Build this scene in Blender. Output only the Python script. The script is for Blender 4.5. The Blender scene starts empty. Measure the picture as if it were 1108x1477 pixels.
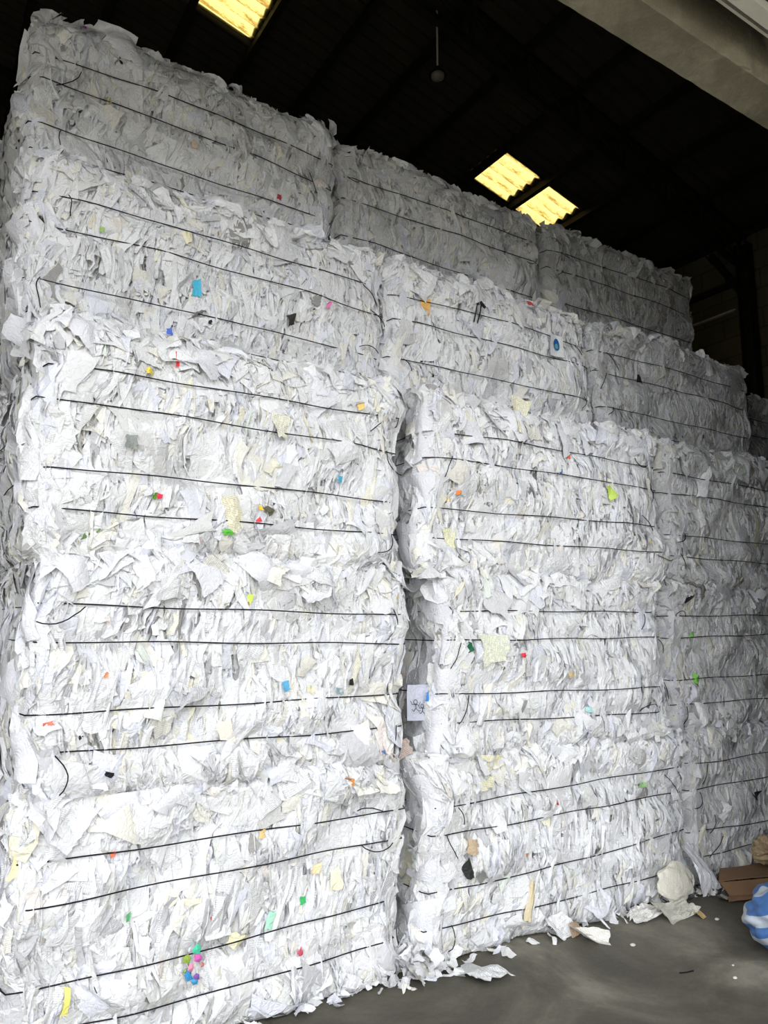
import bpy, math, random
import numpy as np
from mathutils import Vector

# ------------------------------------------------------------------ camera, world, exposure
sc = bpy.context.scene
W, H, FPX = 1108, 1477, 1080.0
PITCH, YAW, CAM_Z = math.radians(8.764), math.radians(32.489), 1.5
cam_d = bpy.data.cameras.new('camera')
cam_d.sensor_fit = 'VERTICAL'
cam_d.sensor_height = 36.0
cam_d.lens = 36.0 * FPX / H
cam_d.clip_start = 0.05
cam = bpy.data.objects.new('camera', cam_d)
sc.collection.objects.link(cam)
cam.location = (0, 0, CAM_Z)
cam.rotation_euler = (math.pi / 2 + PITCH, 0, -YAW)
sc.camera = cam

world = bpy.data.worlds.new('overcast_sky')
sc.world = world
world.use_nodes = True
bg = world.node_tree.nodes['Background']
bg.inputs['Color'].default_value = (0.955, 0.975, 1.0, 1)
bg.inputs['Strength'].default_value = 1.0
sc.view_settings.view_transform = 'Standard'
sc.view_settings.look = 'None'
sc.view_settings.gamma = 1.0
sc.view_settings.exposure = 1.83
sc.cycles.max_bounces = 8
sc.cycles.diffuse_bounces = 4
sc.cycles.use_denoising = True
# dimensions of the building
LINTEL_Y0, LINTEL_Y1, LINTEL_Z = 1.69, 1.88, 4.0
WALL_X = 6.85
BACK_Y = 9.5
LEFT_X = -4.5
JAMB_X = 3.62
SLOPE = 0.25
def roof_z(x):
    return 6.0 - SLOPE * (x - 4.45)

# ------------------------------------------------------------------ materials
def new_mat(name):
    m = bpy.data.materials.new(name); m.use_nodes = True
    nt = m.node_tree; b = nt.nodes['Principled BSDF']
    return m, nt, b
def N(nt, t, **kw):
    n = nt.nodes.new(t)
    for k, v in kw.items():
        if k in n.inputs: n.inputs[k].default_value = v
        else: setattr(n, k, v)
    return n
def plain(name, col, rough=0.6, metal=0.0, noise=0.0, scale=20.0, bump=0.0):
    m, nt, b = new_mat(name)
    b.inputs['Roughness'].default_value = rough
    b.inputs['Metallic'].default_value = metal
    if max(col) < .08: b.inputs['Specular IOR Level'].default_value = 0.12
    tc = N(nt, 'ShaderNodeTexCoord')
    nz = N(nt, 'ShaderNodeTexNoise', Scale=scale, Detail=6.0)
    nt.links.new(tc.outputs['Object'], nz.inputs['Vector'])
    mr = N(nt, 'ShaderNodeMapRange')
    mr.inputs['To Min'].default_value = 1 - noise; mr.inputs['To Max'].default_value = 1 + noise
    nt.links.new(nz.outputs['Fac'], mr.inputs['Value'])
    mx = N(nt, 'ShaderNodeVectorMath', operation='SCALE')
    mx.inputs[0].default_value = col
    nt.links.new(mr.outputs['Result'], mx.inputs['Scale'])
    nt.links.new(mx.outputs['Vector'], b.inputs['Base Color'])
    if bump:
        bp = N(nt, 'ShaderNodeBump', Strength=bump, Distance=0.01)
        nt.links.new(nz.outputs['Fac'], bp.inputs['Height']); nt.links.new(bp.outputs['Normal'], b.inputs['Normal'])
    return m

def paper_material():
    m, nt, b = new_mat('waste_paper')
    L = nt.links.new
    b.inputs['Roughness'].default_value = 0.55
    b.inputs['Specular IOR Level'].default_value = 0.25
    at = N(nt, 'ShaderNodeAttribute', attribute_name='tint')
    uv = N(nt, 'ShaderNodeUVMap', uv_map='page')
    sep = N(nt, 'ShaderNodeSeparateXYZ'); L(uv.outputs['UV'], sep.inputs[0])
    # rows of print: lines every 7 mm, broken into words
    mu = N(nt, 'ShaderNodeMath', operation='MULTIPLY'); mu.inputs[1].default_value = 1 / 0.0070; L(sep.outputs['Y'], mu.inputs[0])
    fr = N(nt, 'ShaderNodeMath', operation='FRACT'); L(mu.outputs[0], fr.inputs[0])
    ln = N(nt, 'ShaderNodeMath', operation='LESS_THAN'); ln.inputs[1].default_value = 0.42; L(fr.outputs[0], ln.inputs[0])
    mp = N(nt, 'ShaderNodeMapping'); mp.inputs['Scale'].default_value = (170, 40, 1); L(uv.outputs['UV'], mp.inputs['Vector'])
    wn = N(nt, 'ShaderNodeTexNoise', Scale=1.0, Detail=1.0); L(mp.outputs[0], wn.inputs['Vector'])
    wd = N(nt, 'ShaderNodeMath', operation='GREATER_THAN'); wd.inputs[1].default_value = 0.46; L(wn.outputs['Fac'], wd.inputs[0])
    a1 = N(nt, 'ShaderNodeMath', operation='MULTIPLY'); L(ln.outputs[0], a1.inputs[0]); L(wd.outputs[0], a1.inputs[1])
    a2 = N(nt, 'ShaderNodeMath', operation='MULTIPLY'); L(a1.outputs[0], a2.inputs[0]); L(at.outputs['Alpha'], a2.inputs[1])
    tc = N(nt, 'ShaderNodeTexCoord')
    dn = N(nt, 'ShaderNodeTexNoise', Scale=9.0, Detail=4.0); L(tc.outputs['Object'], dn.inputs['Vector'])
    dm = N(nt, 'ShaderNodeMapRange'); dm.inputs['To Min'].default_value = 0.90; dm.inputs['To Max'].default_value = 1.06
    L(dn.outputs['Fac'], dm.inputs['Value'])
    sc1 = N(nt, 'ShaderNodeVectorMath', operation='SCALE'); L(at.outputs['Color'], sc1.inputs[0]); L(dm.outputs[0], sc1.inputs['Scale'])
    mix = N(nt, 'ShaderNodeMix', data_type='RGBA'); L(a2.outputs[0], mix.inputs[0]); L(sc1.outputs[0], mix.inputs[6])
    mix.inputs[7].default_value = (0.10, 0.10, 0.13, 1)
    L(mix.outputs[2], b.inputs['Base Color'])
    vo = N(nt, 'ShaderNodeTexVoronoi', Scale=38.0, feature='DISTANCE_TO_EDGE')
    w2 = N(nt, 'ShaderNodeTexNoise', Scale=14.0, Detail=3.0); L(tc.outputs['Object'], w2.inputs['Vector'])
    mv = N(nt, 'ShaderNodeMix', data_type='VECTOR'); mv.inputs[0].default_value = 0.12
    L(tc.outputs['Object'], mv.inputs[4]); L(w2.outputs['Color'], mv.inputs[5]); L(mv.outputs[1], vo.inputs['Vector'])
    mn = N(nt, 'ShaderNodeMath', operation='MINIMUM'); mn.inputs[1].default_value = 0.25; L(vo.outputs['Distance'], mn.inputs[0])
    bp = N(nt, 'ShaderNodeBump', Strength=0.55, Distance=0.011); L(mn.outputs[0], bp.inputs['Height'])
    L(bp.outputs['Normal'], b.inputs['Normal'])
    return m

M = {}
M['paper'] = paper_material()
M['wire'] = plain('black_annealed_wire', (0.018, 0.016, 0.024), 0.45, 0.6, 0.3, 60)
M['steel'] = plain('dark_painted_steel', (0.016, 0.014, 0.011), 0.6, 0.1, 0.3, 12)
M['roof'] = plain('weathered_roof_sheet', (0.030, 0.027, 0.020), 0.9, 0, 0.5, 3.5, 0.2)
M['cord'] = plain('dark_cord', (0.03, 0.03, 0.03), 0.7)
M['rail'] = plain('pale_painted_rail', (0.62, 0.59, 0.50), 0.7, 0, 0.12, 25)
M['shutter'] = plain('brown_shutter_box', (0.05, 0.042, 0.03), 0.6, 0.1, 0.3, 8)
M['cardboard'] = plain('brown_cardboard', (0.20, 0.115, 0.06), 0.85, 0, 0.2, 14, 0.2)
M['kraft'] = plain('crumpled_kraft', (0.36, 0.27, 0.16), 0.8, 0, 0.55, 14, 0.5)
M['lamp_white'] = plain('dusty_lamp_glass', (0.22, 0.20, 0.15), 0.6)
M['stone'] = plain('pale_stone_chip', (0.62, 0.60, 0.54), 0.8, 0, 0.3, 60)

def concrete_material(name, c0, c1, c2, stainscale, bump, rough=0.8):
    m, nt, b = new_mat(name); L = nt.links.new
    tc = N(nt, 'ShaderNodeTexCoord')
    n1 = N(nt, 'ShaderNodeTexNoise', Scale=stainscale, Detail=8.0, Roughness=0.62, Distortion=0.7); L(tc.outputs['Object'], n1.inputs['Vector'])
    r1 = N(nt, 'ShaderNodeValToRGB'); e = r1.color_ramp.elements
    e[0].position = 0.40; e[0].color = (*c0, 1); e[1].position = 0.50; e[1].color = (*c1, 1)
    x = r1.color_ramp.elements.new(0.62); x.color = (*c2, 1)
    L(n1.outputs['Fac'], r1.inputs[0])
    n2 = N(nt, 'ShaderNodeTexNoise', Scale=stainscale * 22, Detail=6.0, Roughness=0.7); L(tc.outputs['Object'], n2.inputs['Vector'])
    mr = N(nt, 'ShaderNodeMapRange'); mr.inputs['To Min'].default_value = 0.72; mr.inputs['To Max'].default_value = 1.28; L(n2.outputs['Fac'], mr.inputs['Value'])
    s = N(nt, 'ShaderNodeVectorMath', operation='SCALE'); L(r1.outputs['Color'], s.inputs[0]); L(mr.outputs[0], s.inputs['Scale'])
    L(s.outputs[0], b.inputs['Base Color']); b.inputs['Roughness'].default_value = rough
    bp = N(nt, 'ShaderNodeBump', Strength=bump, Distance=0.01); L(n2.outputs['Fac'], bp.inputs['Height']); L(bp.outputs['Normal'], b.inputs['Normal'])
    return m
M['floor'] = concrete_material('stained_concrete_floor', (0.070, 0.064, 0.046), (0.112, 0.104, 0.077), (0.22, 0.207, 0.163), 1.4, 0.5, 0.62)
M['lintel'] = concrete_material('rough_lintel_concrete', (0.155, 0.136, 0.085), (0.19, 0.168, 0.108), (0.27, 0.242, 0.165), 2.2, 0.7)
M['outside'] = concrete_material('yard_concrete', (0.24, 0.23, 0.20), (0.28, 0.268, 0.235), (0.32, 0.31, 0.27), 1.0, 0.2)

def block_wall_material():
    m, nt, b = new_mat('old_block_wall'); L = nt.links.new
    tc = N(nt, 'ShaderNodeTexCoord')
    sp = N(nt, 'ShaderNodeSeparateXYZ'); L(tc.outputs['Object'], sp.inputs[0])
    ad = N(nt, 'ShaderNodeMath', operation='ADD'); L(sp.outputs['X'], ad.inputs[0]); L(sp.outputs['Y'], ad.inputs[1])
    cb = N(nt, 'ShaderNodeCombineXYZ'); L(ad.outputs[0], cb.inputs['X']); L(sp.outputs['Z'], cb.inputs['Y'])
    br = N(nt, 'ShaderNodeTexBrick', Scale=1.0)
    br.inputs['Brick Width'].default_value = 0.42; br.inputs['Row Height'].default_value = 0.2; br.inputs['Mortar Size'].default_value = 0.008
    br.inputs['Color1'].default_value = (0.13, 0.112, 0.062, 1); br.inputs['Color2'].default_value = (0.11, 0.094, 0.053, 1); br.inputs['Mortar'].default_value = (0.07, 0.06, 0.036, 1)
    L(cb.outputs[0], br.inputs['Vector'])
    nz = N(nt, 'ShaderNodeTexNoise', Scale=2.2, Detail=7.0); L(tc.outputs['Object'], nz.inputs['Vector'])
    mr = N(nt, 'ShaderNodeMapRange'); mr.inputs['To Min'].default_value = 0.6; mr.inputs['To Max'].default_value = 1.35; L(nz.outputs['Fac'], mr.inputs['Value'])
    s = N(nt, 'ShaderNodeVectorMath', operation='SCALE'); L(br.outputs['Color'], s.inputs[0]); L(mr.outputs[0], s.inputs['Scale'])
    L(s.outputs[0], b.inputs['Base Color']); b.inputs['Roughness'].default_value = 0.9
    return m
M['wall'] = block_wall_material()

def skylight_material():
    m, nt, b = new_mat('yellowed_translucent_sheet'); L = nt.links.new
    nt.nodes.remove(b); out = nt.nodes['Material Output']
    tc = N(nt, 'ShaderNodeTexCoord')
    mp = N(nt, 'ShaderNodeMapping'); mp.inputs['Scale'].default_value = (5, 16, 5); L(tc.outputs['Object'], mp.inputs[0])
    n0 = N(nt, 'ShaderNodeTexNoise', Scale=1.6, Detail=8.0, Roughness=0.75); L(mp.outputs[0], n0.inputs['Vector'])
    sy = N(nt, 'ShaderNodeSeparateXYZ'); L(tc.outputs['Object'], sy.inputs[0])
    w1 = N(nt, 'ShaderNodeMath', operation='MULTIPLY'); w1.inputs[1].default_value = 2 * math.pi / 0.12; L(sy.outputs['Y'], w1.inputs[0])
    w2 = N(nt, 'ShaderNodeMath', operation='SINE'); L(w1.outputs[0], w2.inputs[0])
    nz = N(nt, 'ShaderNodeMath', operation='MULTIPLY_ADD'); nz.inputs[1].default_value = 0.11; L(w2.outputs[0], nz.inputs[0]); L(n0.outputs['Fac'], nz.inputs[2])
    rp = N(nt, 'ShaderNodeValToRGB'); e = rp.color_ramp.elements
    e[0].position = 0.34; e[0].color = (0.26, 0.15, 0.03, 1); e[1].position = 0.48; e[1].color = (0.60, 0.465, 0.14, 1)
    L(nz.outputs[0], rp.inputs[0])
    tr = N(nt, 'ShaderNodeBsdfTranslucent'); L(rp.outputs[0], tr.inputs[0])
    L(tr.outputs[0], out.inputs[0])
    return m
M['skylight'] = skylight_material()

def bag_material():
    m, nt, b = new_mat('striped_woven_plastic'); L = nt.links.new
    uv = N(nt, 'ShaderNodeUVMap', uv_map='page')
    sp = N(nt, 'ShaderNodeSeparateXYZ'); L(uv.outputs[0], sp.inputs[0])
    fr = N(nt, 'ShaderNodeMath', operation='FRACT'); L(sp.outputs['X'], fr.inputs[0])
    rp = N(nt, 'ShaderNodeValToRGB'); rp.color_ramp.interpolation = 'CONSTANT'; e = rp.color_ramp.elements
    e[0].position = 0; e[0].color = (0.05, 0.14, 0.36, 1); e[1].position = 0.5; e[1].color = (0.42, 0.47, 0.53, 1)
    L(fr.outputs[0], rp.inputs[0]); L(rp.outputs[0], b.inputs['Base Color']); b.inputs['Roughness'].default_value = 0.4
    tc = N(nt, 'ShaderNodeTexCoord')
    wv = N(nt, 'ShaderNodeTexNoise', Scale=30.0, Detail=3.0); L(tc.outputs['Object'], wv.inputs['Vector'])
    bp = N(nt, 'ShaderNodeBump', Strength=0.4, Distance=0.01); L(wv.outputs[0], bp.inputs['Height']); L(bp.outputs[0], b.inputs['Normal'])
    return m
M['bag'] = bag_material()

# ------------------------------------------------------------------ mesh helpers
COL = sc.collection
def make_mesh(name, V, F, mat, tint=None, uv=None, smooth=None):
    """V (n,3); F (m,4) int array or list of tuples; tint (n,4) per vertex; uv (n,2) per vertex."""
    me = bpy.data.meshes.new(name)
    V = np.asarray(V, dtype=np.float32)
    if isinstance(F, np.ndarray):
        nf, k = F.shape
        me.vertices.add(len(V)); me.vertices.foreach_set('co', V.ravel())
        me.loops.add(nf * k); me.loops.foreach_set('vertex_index', F.astype(np.int32).ravel())
        me.polygons.add(nf)
        me.polygons.foreach_set('loop_start', np.arange(0, nf * k, k, dtype=np.int32))
        me.polygons.foreach_set('loop_total', np.full(nf, k, dtype=np.int32))
    else:
        me.from_pydata([tuple(map(float, v)) for v in V], [], F); nf = len(F)
    me.update(calc_edges=True)
    if tint is not None:
        a = me.color_attributes.new('tint', 'FLOAT_COLOR', 'POINT')
        a.data.foreach_set('color', np.asarray(tint, dtype=np.float32).ravel())
    if uv is not None:
        l = me.uv_layers.new(name='page')
        li = np.zeros(len(me.loops), dtype=np.int32); me.loops.foreach_get('vertex_index', li)
        l.data.foreach_set('uv', np.asarray(uv, dtype=np.float32)[li].ravel())
    if smooth is not None:
        s = np.full(len(me.polygons), bool(smooth)) if np.isscalar(smooth) else smooth
        me.polygons.foreach_set('use_smooth', s)
    if mat: me.materials.append(mat)
    return me
def link(name, me, parent=None, loc=None, **props):
    o = bpy.data.objects.new(name, me); COL.objects.link(o)
    if parent: o.parent = parent
    if loc is not None: o.location = loc
    for k, v in props.items(): o[k] = v
    return o
def thing(name, label, cat, loc=(0, 0, 0), group=None):
    o = bpy.data.objects.new(name, None); COL.objects.link(o); o.location = loc
    o['label'] = label; o['category'] = cat
    if group: o['group'] = group
    return o
def boxes(bs):
    V, F = [], []
    for (x0, x1, y0, y1, z0, z1) in bs:
        n = len(V)
        V += [(x0, y0, z0), (x1, y0, z0), (x1, y1, z0), (x0, y1, z0), (x0, y0, z1), (x1, y0, z1), (x1, y1, z1), (x0, y1, z1)]
        F += [(n, n+3, n+2, n+1), (n+4, n+5, n+6, n+7), (n, n+1, n+5, n+4), (n+1, n+2, n+6, n+5), (n+2, n+3, n+7, n+6), (n+3, n, n+4, n+7)]
    return V, F
def bar(p, q, w, h, up=(0, 0, 1)):
    """square section bar from p to q"""
    p, q = Vector(p), Vector(q); d = (q - p).normalized(); s = d.cross(Vector(up)).normalized(); u = s.cross(d)
    V = [e + s * a * w / 2 + u * b * h / 2 for e in (p, q) for a, b in ((-1, -1), (1, -1), (1, 1), (-1, 1))]
    return V, [(0, 1, 2, 3), (7, 6, 5, 4), (0, 4, 5, 1), (1, 5, 6, 2), (2, 6, 7, 3), (3, 7, 4, 0)]
def join(parts):
    V, F = [], []
    for v, f in parts:
        n = len(V); V += list(v); F += [tuple(i + n for i in q) for q in f]
    return V, F
def tube(P, r, k=6, closed=False, cap=True):
    P = np.asarray(P, float); n = len(P)
    T = np.roll(P, -1, 0) - np.roll(P, 1, 0)
    if not closed: T[0] = P[1] - P[0]; T[-1] = P[-1] - P[-2]
    T /= np.linalg.norm(T, axis=1)[:, None] + 1e-9
    ref = np.array([0.03, 0.05, 1.0]) if abs(T[:, 2]).mean() < 0.75 else np.array([1.0, 0.1, 0.0])
    S = np.cross(T, ref); S /= np.linalg.norm(S, axis=1)[:, None] + 1e-9; U = np.cross(S, T)
    a = np.arange(k) * 2 * math.pi / k
    V = (P[:, None] + r * (np.cos(a)[None, :, None] * S[:, None] + np.sin(a)[None, :, None] * U[:, None])).reshape(-1, 3)
    m = n if closed else n - 1
    i = np.arange(m)[:, None]; j = np.arange(k)[None, :]
    i2 = (i + 1) % n; j2 = (j + 1) % k
    F = np.stack([i * k + j, i * k + j2, i2 * k + j2, i2 * k + j], -1).reshape(-1, 4)
    F = [tuple(f) for f in F.tolist()]
    if not closed and cap: F += [tuple(range(k))[::-1], tuple(range((n - 1) * k, n * k))]
    return V, F

# ------------------------------------------------------------------ crumpled sheets
def sheet_batch(rng, C, Nn, w, l, spin, nu=4, nv=5, fold=0.55, curl=1.0, up=(0, 0, 1)):
    """n crumpled torn sheets. C (n,3) centres, Nn (n,3) facing, w,l (n,) sizes, spin (n,) angle of the long side from vertical."""
    n = len(C)
    gu, gv = np.meshgrid(np.linspace(-.5, .5, nu + 1), np.linspace(-.5, .5, nv + 1))
    gu = np.repeat(gu.ravel()[None], n, 0); gv = np.repeat(gv.ravel()[None], n, 0)
    gu = gu + rng.normal(0, .16 / nu, gu.shape); gv = gv + rng.normal(0, .16 / nv, gv.shape)
    # taper and shear for torn, uneven outlines
    tp = rng.normal(0, .35, (n, 1)); sh = rng.normal(0, .22, (n, 1)); t2 = rng.normal(0, .25, (n, 1))
    x = (gu * (1 + tp * gv) + sh * gv) * w[:, None]; y = (gv * (1 + t2 * gu)) * l[:, None]
    z = np.zeros_like(x)
    for k in range(3):
        th = rng.uniform(0, math.pi, (n, 1)); 
        if k == 0: th = rng.normal(0, .25, (n, 1))
        dx, dy = np.cos(th), np.sin(th)
        c = rng.uniform(-.32, .32, (n, 1)) * np.minimum(w, l)[:, None]
        s = rng.normal(0, fold, (n, 1)) * (1.0 if k == 0 else .7)
        z += s * np.abs(x * dx + y * dy - c)
    z += curl * rng.normal(0, 3.0, (n, 1)) * (x ** 2) + curl * rng.normal(0, 1.6, (n, 1)) * (y ** 2)
    z += rng.normal(0, .022, z.shape) * w[:, None]
    z -= z.mean(1, keepdims=True)
    lim = 0.42 * w[:, None]; z = lim * np.tanh(z / lim)
    nn = Nn / np.linalg.norm(Nn, axis=1)[:, None]
    up = np.asarray(up, float)
    T1 = np.cross(np.broadcast_to(up, nn.shape), nn); bad = np.linalg.norm(T1, axis=1) < .15
    T1[bad] = np.cross(np.array([1., 0, 0]), nn[bad]); T1 /= np.linalg.norm(T1, axis=1)[:, None]
    T2 = np.cross(nn, T1)
    cs, sn = np.cos(spin)[:, None], np.sin(spin)[:, None]
    A = T1 * cs + T2 * sn; B = -T1 * sn + T2 * cs
    V = C[:, None] + x[..., None] * A[:, None] + y[..., None] * B[:, None] + z[..., None] * nn[:, None]
    k = (nu + 1) * (nv + 1)
    i, j = np.meshgrid(np.arange(nu), np.arange(nv)); q = (j * (nu + 1) + i).ravel()
    Q = np.stack([q, q + 1, q + nu + 2, q + nu + 1], -1)
    F = (Q[None] + (np.arange(n) * k)[:, None, None]).reshape(-1, 4)
    uv = np.stack([x + rng.uniform(0, 5, (n, 1)), y + rng.uniform(0, 5, (n, 1))], -1).reshape(-1, 2)
    sm = np.repeat(rng.random(n) < .22, nu * nv)
    return V.reshape(-1, 3), F, uv, sm, k
def press(b, face, V, k, cap):
    """flatten what stands out of a bale face, as the baler does; cap (n,) is how far each piece may stand out"""
    ax, sg, a = {'F': (1, -1, 0), 'B': (1, 1, 0), 'L': (0, -1, 1), 'R': (0, 1, 1)}[face]
    P, nr, ta, nb = b.surface(face, V[:, a].astype(float), np.clip(V[:, 2], b.z0, b.z1))
    d = (V[:, ax] - P[:, ax]) * sg; c = np.repeat(cap, k)
    d2 = np.where(d > 0, c * np.tanh(d / c), d)
    V = V.copy(); V[:, ax] = P[:, ax] + sg * d2
    lo, hi = (b.x0, b.x1) if a == 0 else (b.y0, b.y1)
    def soft(v, l, h, m, mh):
        v = np.where(v > h, h + mh * np.tanh((v - h) / mh), v)
        return np.where(v < l, l - m * np.tanh((l - v) / m), v)
    m = np.repeat(.008 + .050 * b.rng.random(len(cap)) ** 2, k)
    V[:, a] = soft(V[:, a], lo, hi, m * (1 if a == 0 else .25), m); V[:, 2] = soft(V[:, 2], b.z0, b.z1, m * .6, m)
    return V
def tints(rng, n, grey=0.0):
    base = np.array([.84, .843, .853]) * rng.uniform(.92, 1.02, (n, 1))
    r = rng.random(n)
    def put(lo, hi, c):
        m = (r >= lo) & (r < hi); base[m] = np.array(c) * rng.uniform(.92, 1.03, (m.sum(), 1))
    put(.0, .10, (.78, .79, .86)); put(.10, .18, (.85, .83, .76)); put(.18, .24, (.64, .64, .66))
    put(.33, .340, (.86, .83, .68)); put(.345, .349, (.86, .79, .75)); put(.352, .356, (.78, .83, .77)); put(.36, .366, (.36, .35, .34)); put(.37, .43, (.72, .72, .71))
    ink = np.where(rng.random(n) < .22, rng.uniform(.08, .38, n), 0)
    return np.concatenate([base, ink[:, None]], 1)

def warp(V):
    """slow sag and bulge of the whole pile, so that no bale edge is ruler straight"""
    V = np.array(V, dtype=float); x, y, z = V[:, 0].copy(), V[:, 1].copy(), V[:, 2].copy()
    g = np.clip(z / .25, 0, 1)
    V[:, 0] += .017 * np.sin(7.1 * z + 1.3 * x + 1.0) + .010 * np.sin(17 * z + 5 * y + 3 * x)
    V[:, 1] += .016 * np.sin(3.1 * x + 6.3 * z) + .009 * np.sin(9 * x - 13 * z + 1.0)
    V[:, 2] += g * (.012 * np.sin(4.3 * x + 2.0 * z + 2 * y) + .008 * np.sin(11 * x + 3 * z + 7 * y))
    return V
def taut(V, front):
    """a wire under tension: level, and straight between the points of the bale that stand out furthest; the first `front` points run along the face"""
    V = np.array(V, float); W_ = warp(V)
    W_[:, 2] = V[:, 2] + (W_[:, 2] - V[:, 2]).mean()
    p = W_[:front]; hull = [0]
    for i in range(1, front):
        while len(hull) > 1:
            a, c = p[hull[-2]], p[hull[-1]]
            if (c[0] - a[0]) * (p[i, 1] - a[1]) - (c[1] - a[1]) * (p[i, 0] - a[0]) <= 0: hull.pop()
            else: break
        hull.append(i)
    W_[:front, 1] = .75 * np.interp(p[:, 0], p[hull, 0], p[hull, 1]) + .25 * p[:, 1]
    return W_
WIRE_FR = (0.18, 0.345, 0.63, 0.785)
class Bale:
    """axis-aligned bulging block; surface(face, a, b) gives points and normals"""
    def __init__(s, x0, x1, yf, z0, z1, depth, seed):
        s.x0, s.x1, s.y0, s.y1, s.z0, s.z1 = x0, x1, yf, yf + depth, z0, z1
        s.rng = np.random.default_rng(seed); s.ph = s.rng.uniform(0, 6.28, 12); s.h = z1 - z0
        s.tilt = s.rng.normal(0, .008)
    def relief(s, a, z):
        f = (z - s.z0) / s.h
        p = np.zeros_like(a)
        for w in WIRE_FR: p = p - 0.016 * np.exp(-((f - w) / .045) ** 2)
        lump = .016 * np.sin(a * 7 + s.ph[0]) * np.sin(z * 9 + s.ph[1]) + .009 * np.sin(a * 17 + s.ph[2] + 2 * np.sin(z * 11 + s.ph[3])) + .007 * np.sin(z * 23 + s.ph[4] + a * 5)
        return p + lump
    def surface(s, face, a, z):
        """a is the world coordinate along the face (x for front/back, y for sides), z the height"""
        lo, hi = (s.x0, s.x1) if face in 'FB' else (s.y0, s.y1)
        r = .07
        e = np.minimum(np.clip(a - lo, 0, r), np.clip(hi - a, 0, r)); dh = r - np.sqrt(np.maximum(r * r - (r - e) ** 2, 0))
        rz = .06
        ez = np.minimum(np.clip(z - s.z0, 0, rz), np.clip(s.z1 - z, 0, rz)); dv = rz - np.sqrt(np.maximum(rz * rz - (rz - ez) ** 2, 0))
        off = s.relief(a, z) - dh - .8 * dv
        sa = np.where(a - lo < hi - a, -1, 1) * np.clip(1 - e / r, 0, 1); sz = np.where(z - s.z0 < s.z1 - z, -1, 1) * np.clip(1 - ez / rz, 0, 1)
        one = np.ones_like(a); zero = np.zeros_like(a)
        if face == 'F': P = np.stack([a, s.y0 - off, z], -1); n = np.stack([sa, -one, sz], -1); ta = np.array([1., 0, 0]); nb = np.array([0, -1., 0])
        if face == 'B': P = np.stack([a, s.y1 + off, z], -1); n = np.stack([sa, one, sz], -1); ta = np.array([1., 0, 0]); nb = np.array([0, 1., 0])
        if face == 'L': P = np.stack([s.x0 - off, a, z], -1); n = np.stack([-one, sa, sz], -1); ta = np.array([0, 1., 0]); nb = np.array([-1., 0, 0])
        if face == 'R': P = np.stack([s.x1 + off, a, z], -1); n = np.stack([one, sa, sz], -1); ta = np.array([0, 1., 0]); nb = np.array([1., 0, 0])
        return P, n / np.linalg.norm(n, axis=1)[:, None], ta, nb

# ------------------------------------------------------------------ the building
def structure(name, V, F, mat, smooth=None):
    return link(name, make_mesh(name, V, F, mat, smooth=smooth), kind='structure')
def slab(name, b, mat): return structure(name, *boxes([b]), mat)

slab('floor', (LEFT_X - .2, WALL_X + .2, LINTEL_Y0, BACK_Y + .2, -.2, 0), M['floor'])
slab('ground', (-90, 90, -110, LINTEL_Y0, -.2, -.001), M['outside'])
slab('wall_right', (WALL_X, WALL_X + .2, LINTEL_Y1, BACK_Y, 0, roof_z(WALL_X) - .02), M['wall'])
slab('wall_back', (LEFT_X, WALL_X, BACK_Y, BACK_Y + .2, 0, roof_z(LEFT_X)), M['wall'])
slab('wall_left', (LEFT_X - .2, LEFT_X, LINTEL_Y1, BACK_Y, 0, roof_z(LEFT_X)), M['wall'])
# front wall: the loading opening lies between the left wall and the right jamb
V, F = boxes([(JAMB_X, WALL_X + .2, LINTEL_Y0 + .01, LINTEL_Y1 - .01, 0, LINTEL_Z + .3)])
structure('wall_front', *join([(V, F), boxes([(LEFT_X - .2, WALL_X + .2, LINTEL_Y0 + .06, LINTEL_Y1 - .01, LINTEL_Z + .3, roof_z(LEFT_X))])]), M['wall'])
# cast concrete lintel over the opening, with slightly chipped lower edges
rng = np.random.default_rng(5)
nx = 260; xs = np.linspace(LEFT_X - .2, WALL_X + .2, nx)
prof = [(LINTEL_Y1, LINTEL_Z + .34), (LINTEL_Y1, LINTEL_Z + .03), (LINTEL_Y1 - .006, LINTEL_Z), (LINTEL_Y1 - .06, LINTEL_Z), (LINTEL_Y0 + .07, LINTEL_Z), (LINTEL_Y0 + .006, LINTEL_Z), (LINTEL_Y0, LINTEL_Z + .012), (LINTEL_Y0, LINTEL_Z + .34)]
V = np.array([[(x, y, z) for (y, z) in prof] for x in xs])
chip = rng.normal(0, .0035, (nx, len(prof))); chip[:, 0] = 0; chip[:, -1] = 0
V[:, :, 2] += chip * .7; V[:, :, 1] += chip * .8
k = len(prof); F = [(i * k + j, i * k + (j + 1) % k, (i + 1) * k + (j + 1) % k, (i + 1) * k + j) for i in range(nx - 1) for j in range(k)]
structure('trim_1', V.reshape(-1, 3), F + [tuple(range(k)), tuple(range((nx - 1) * k, nx * k))[::-1]], M['lintel'])

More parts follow.
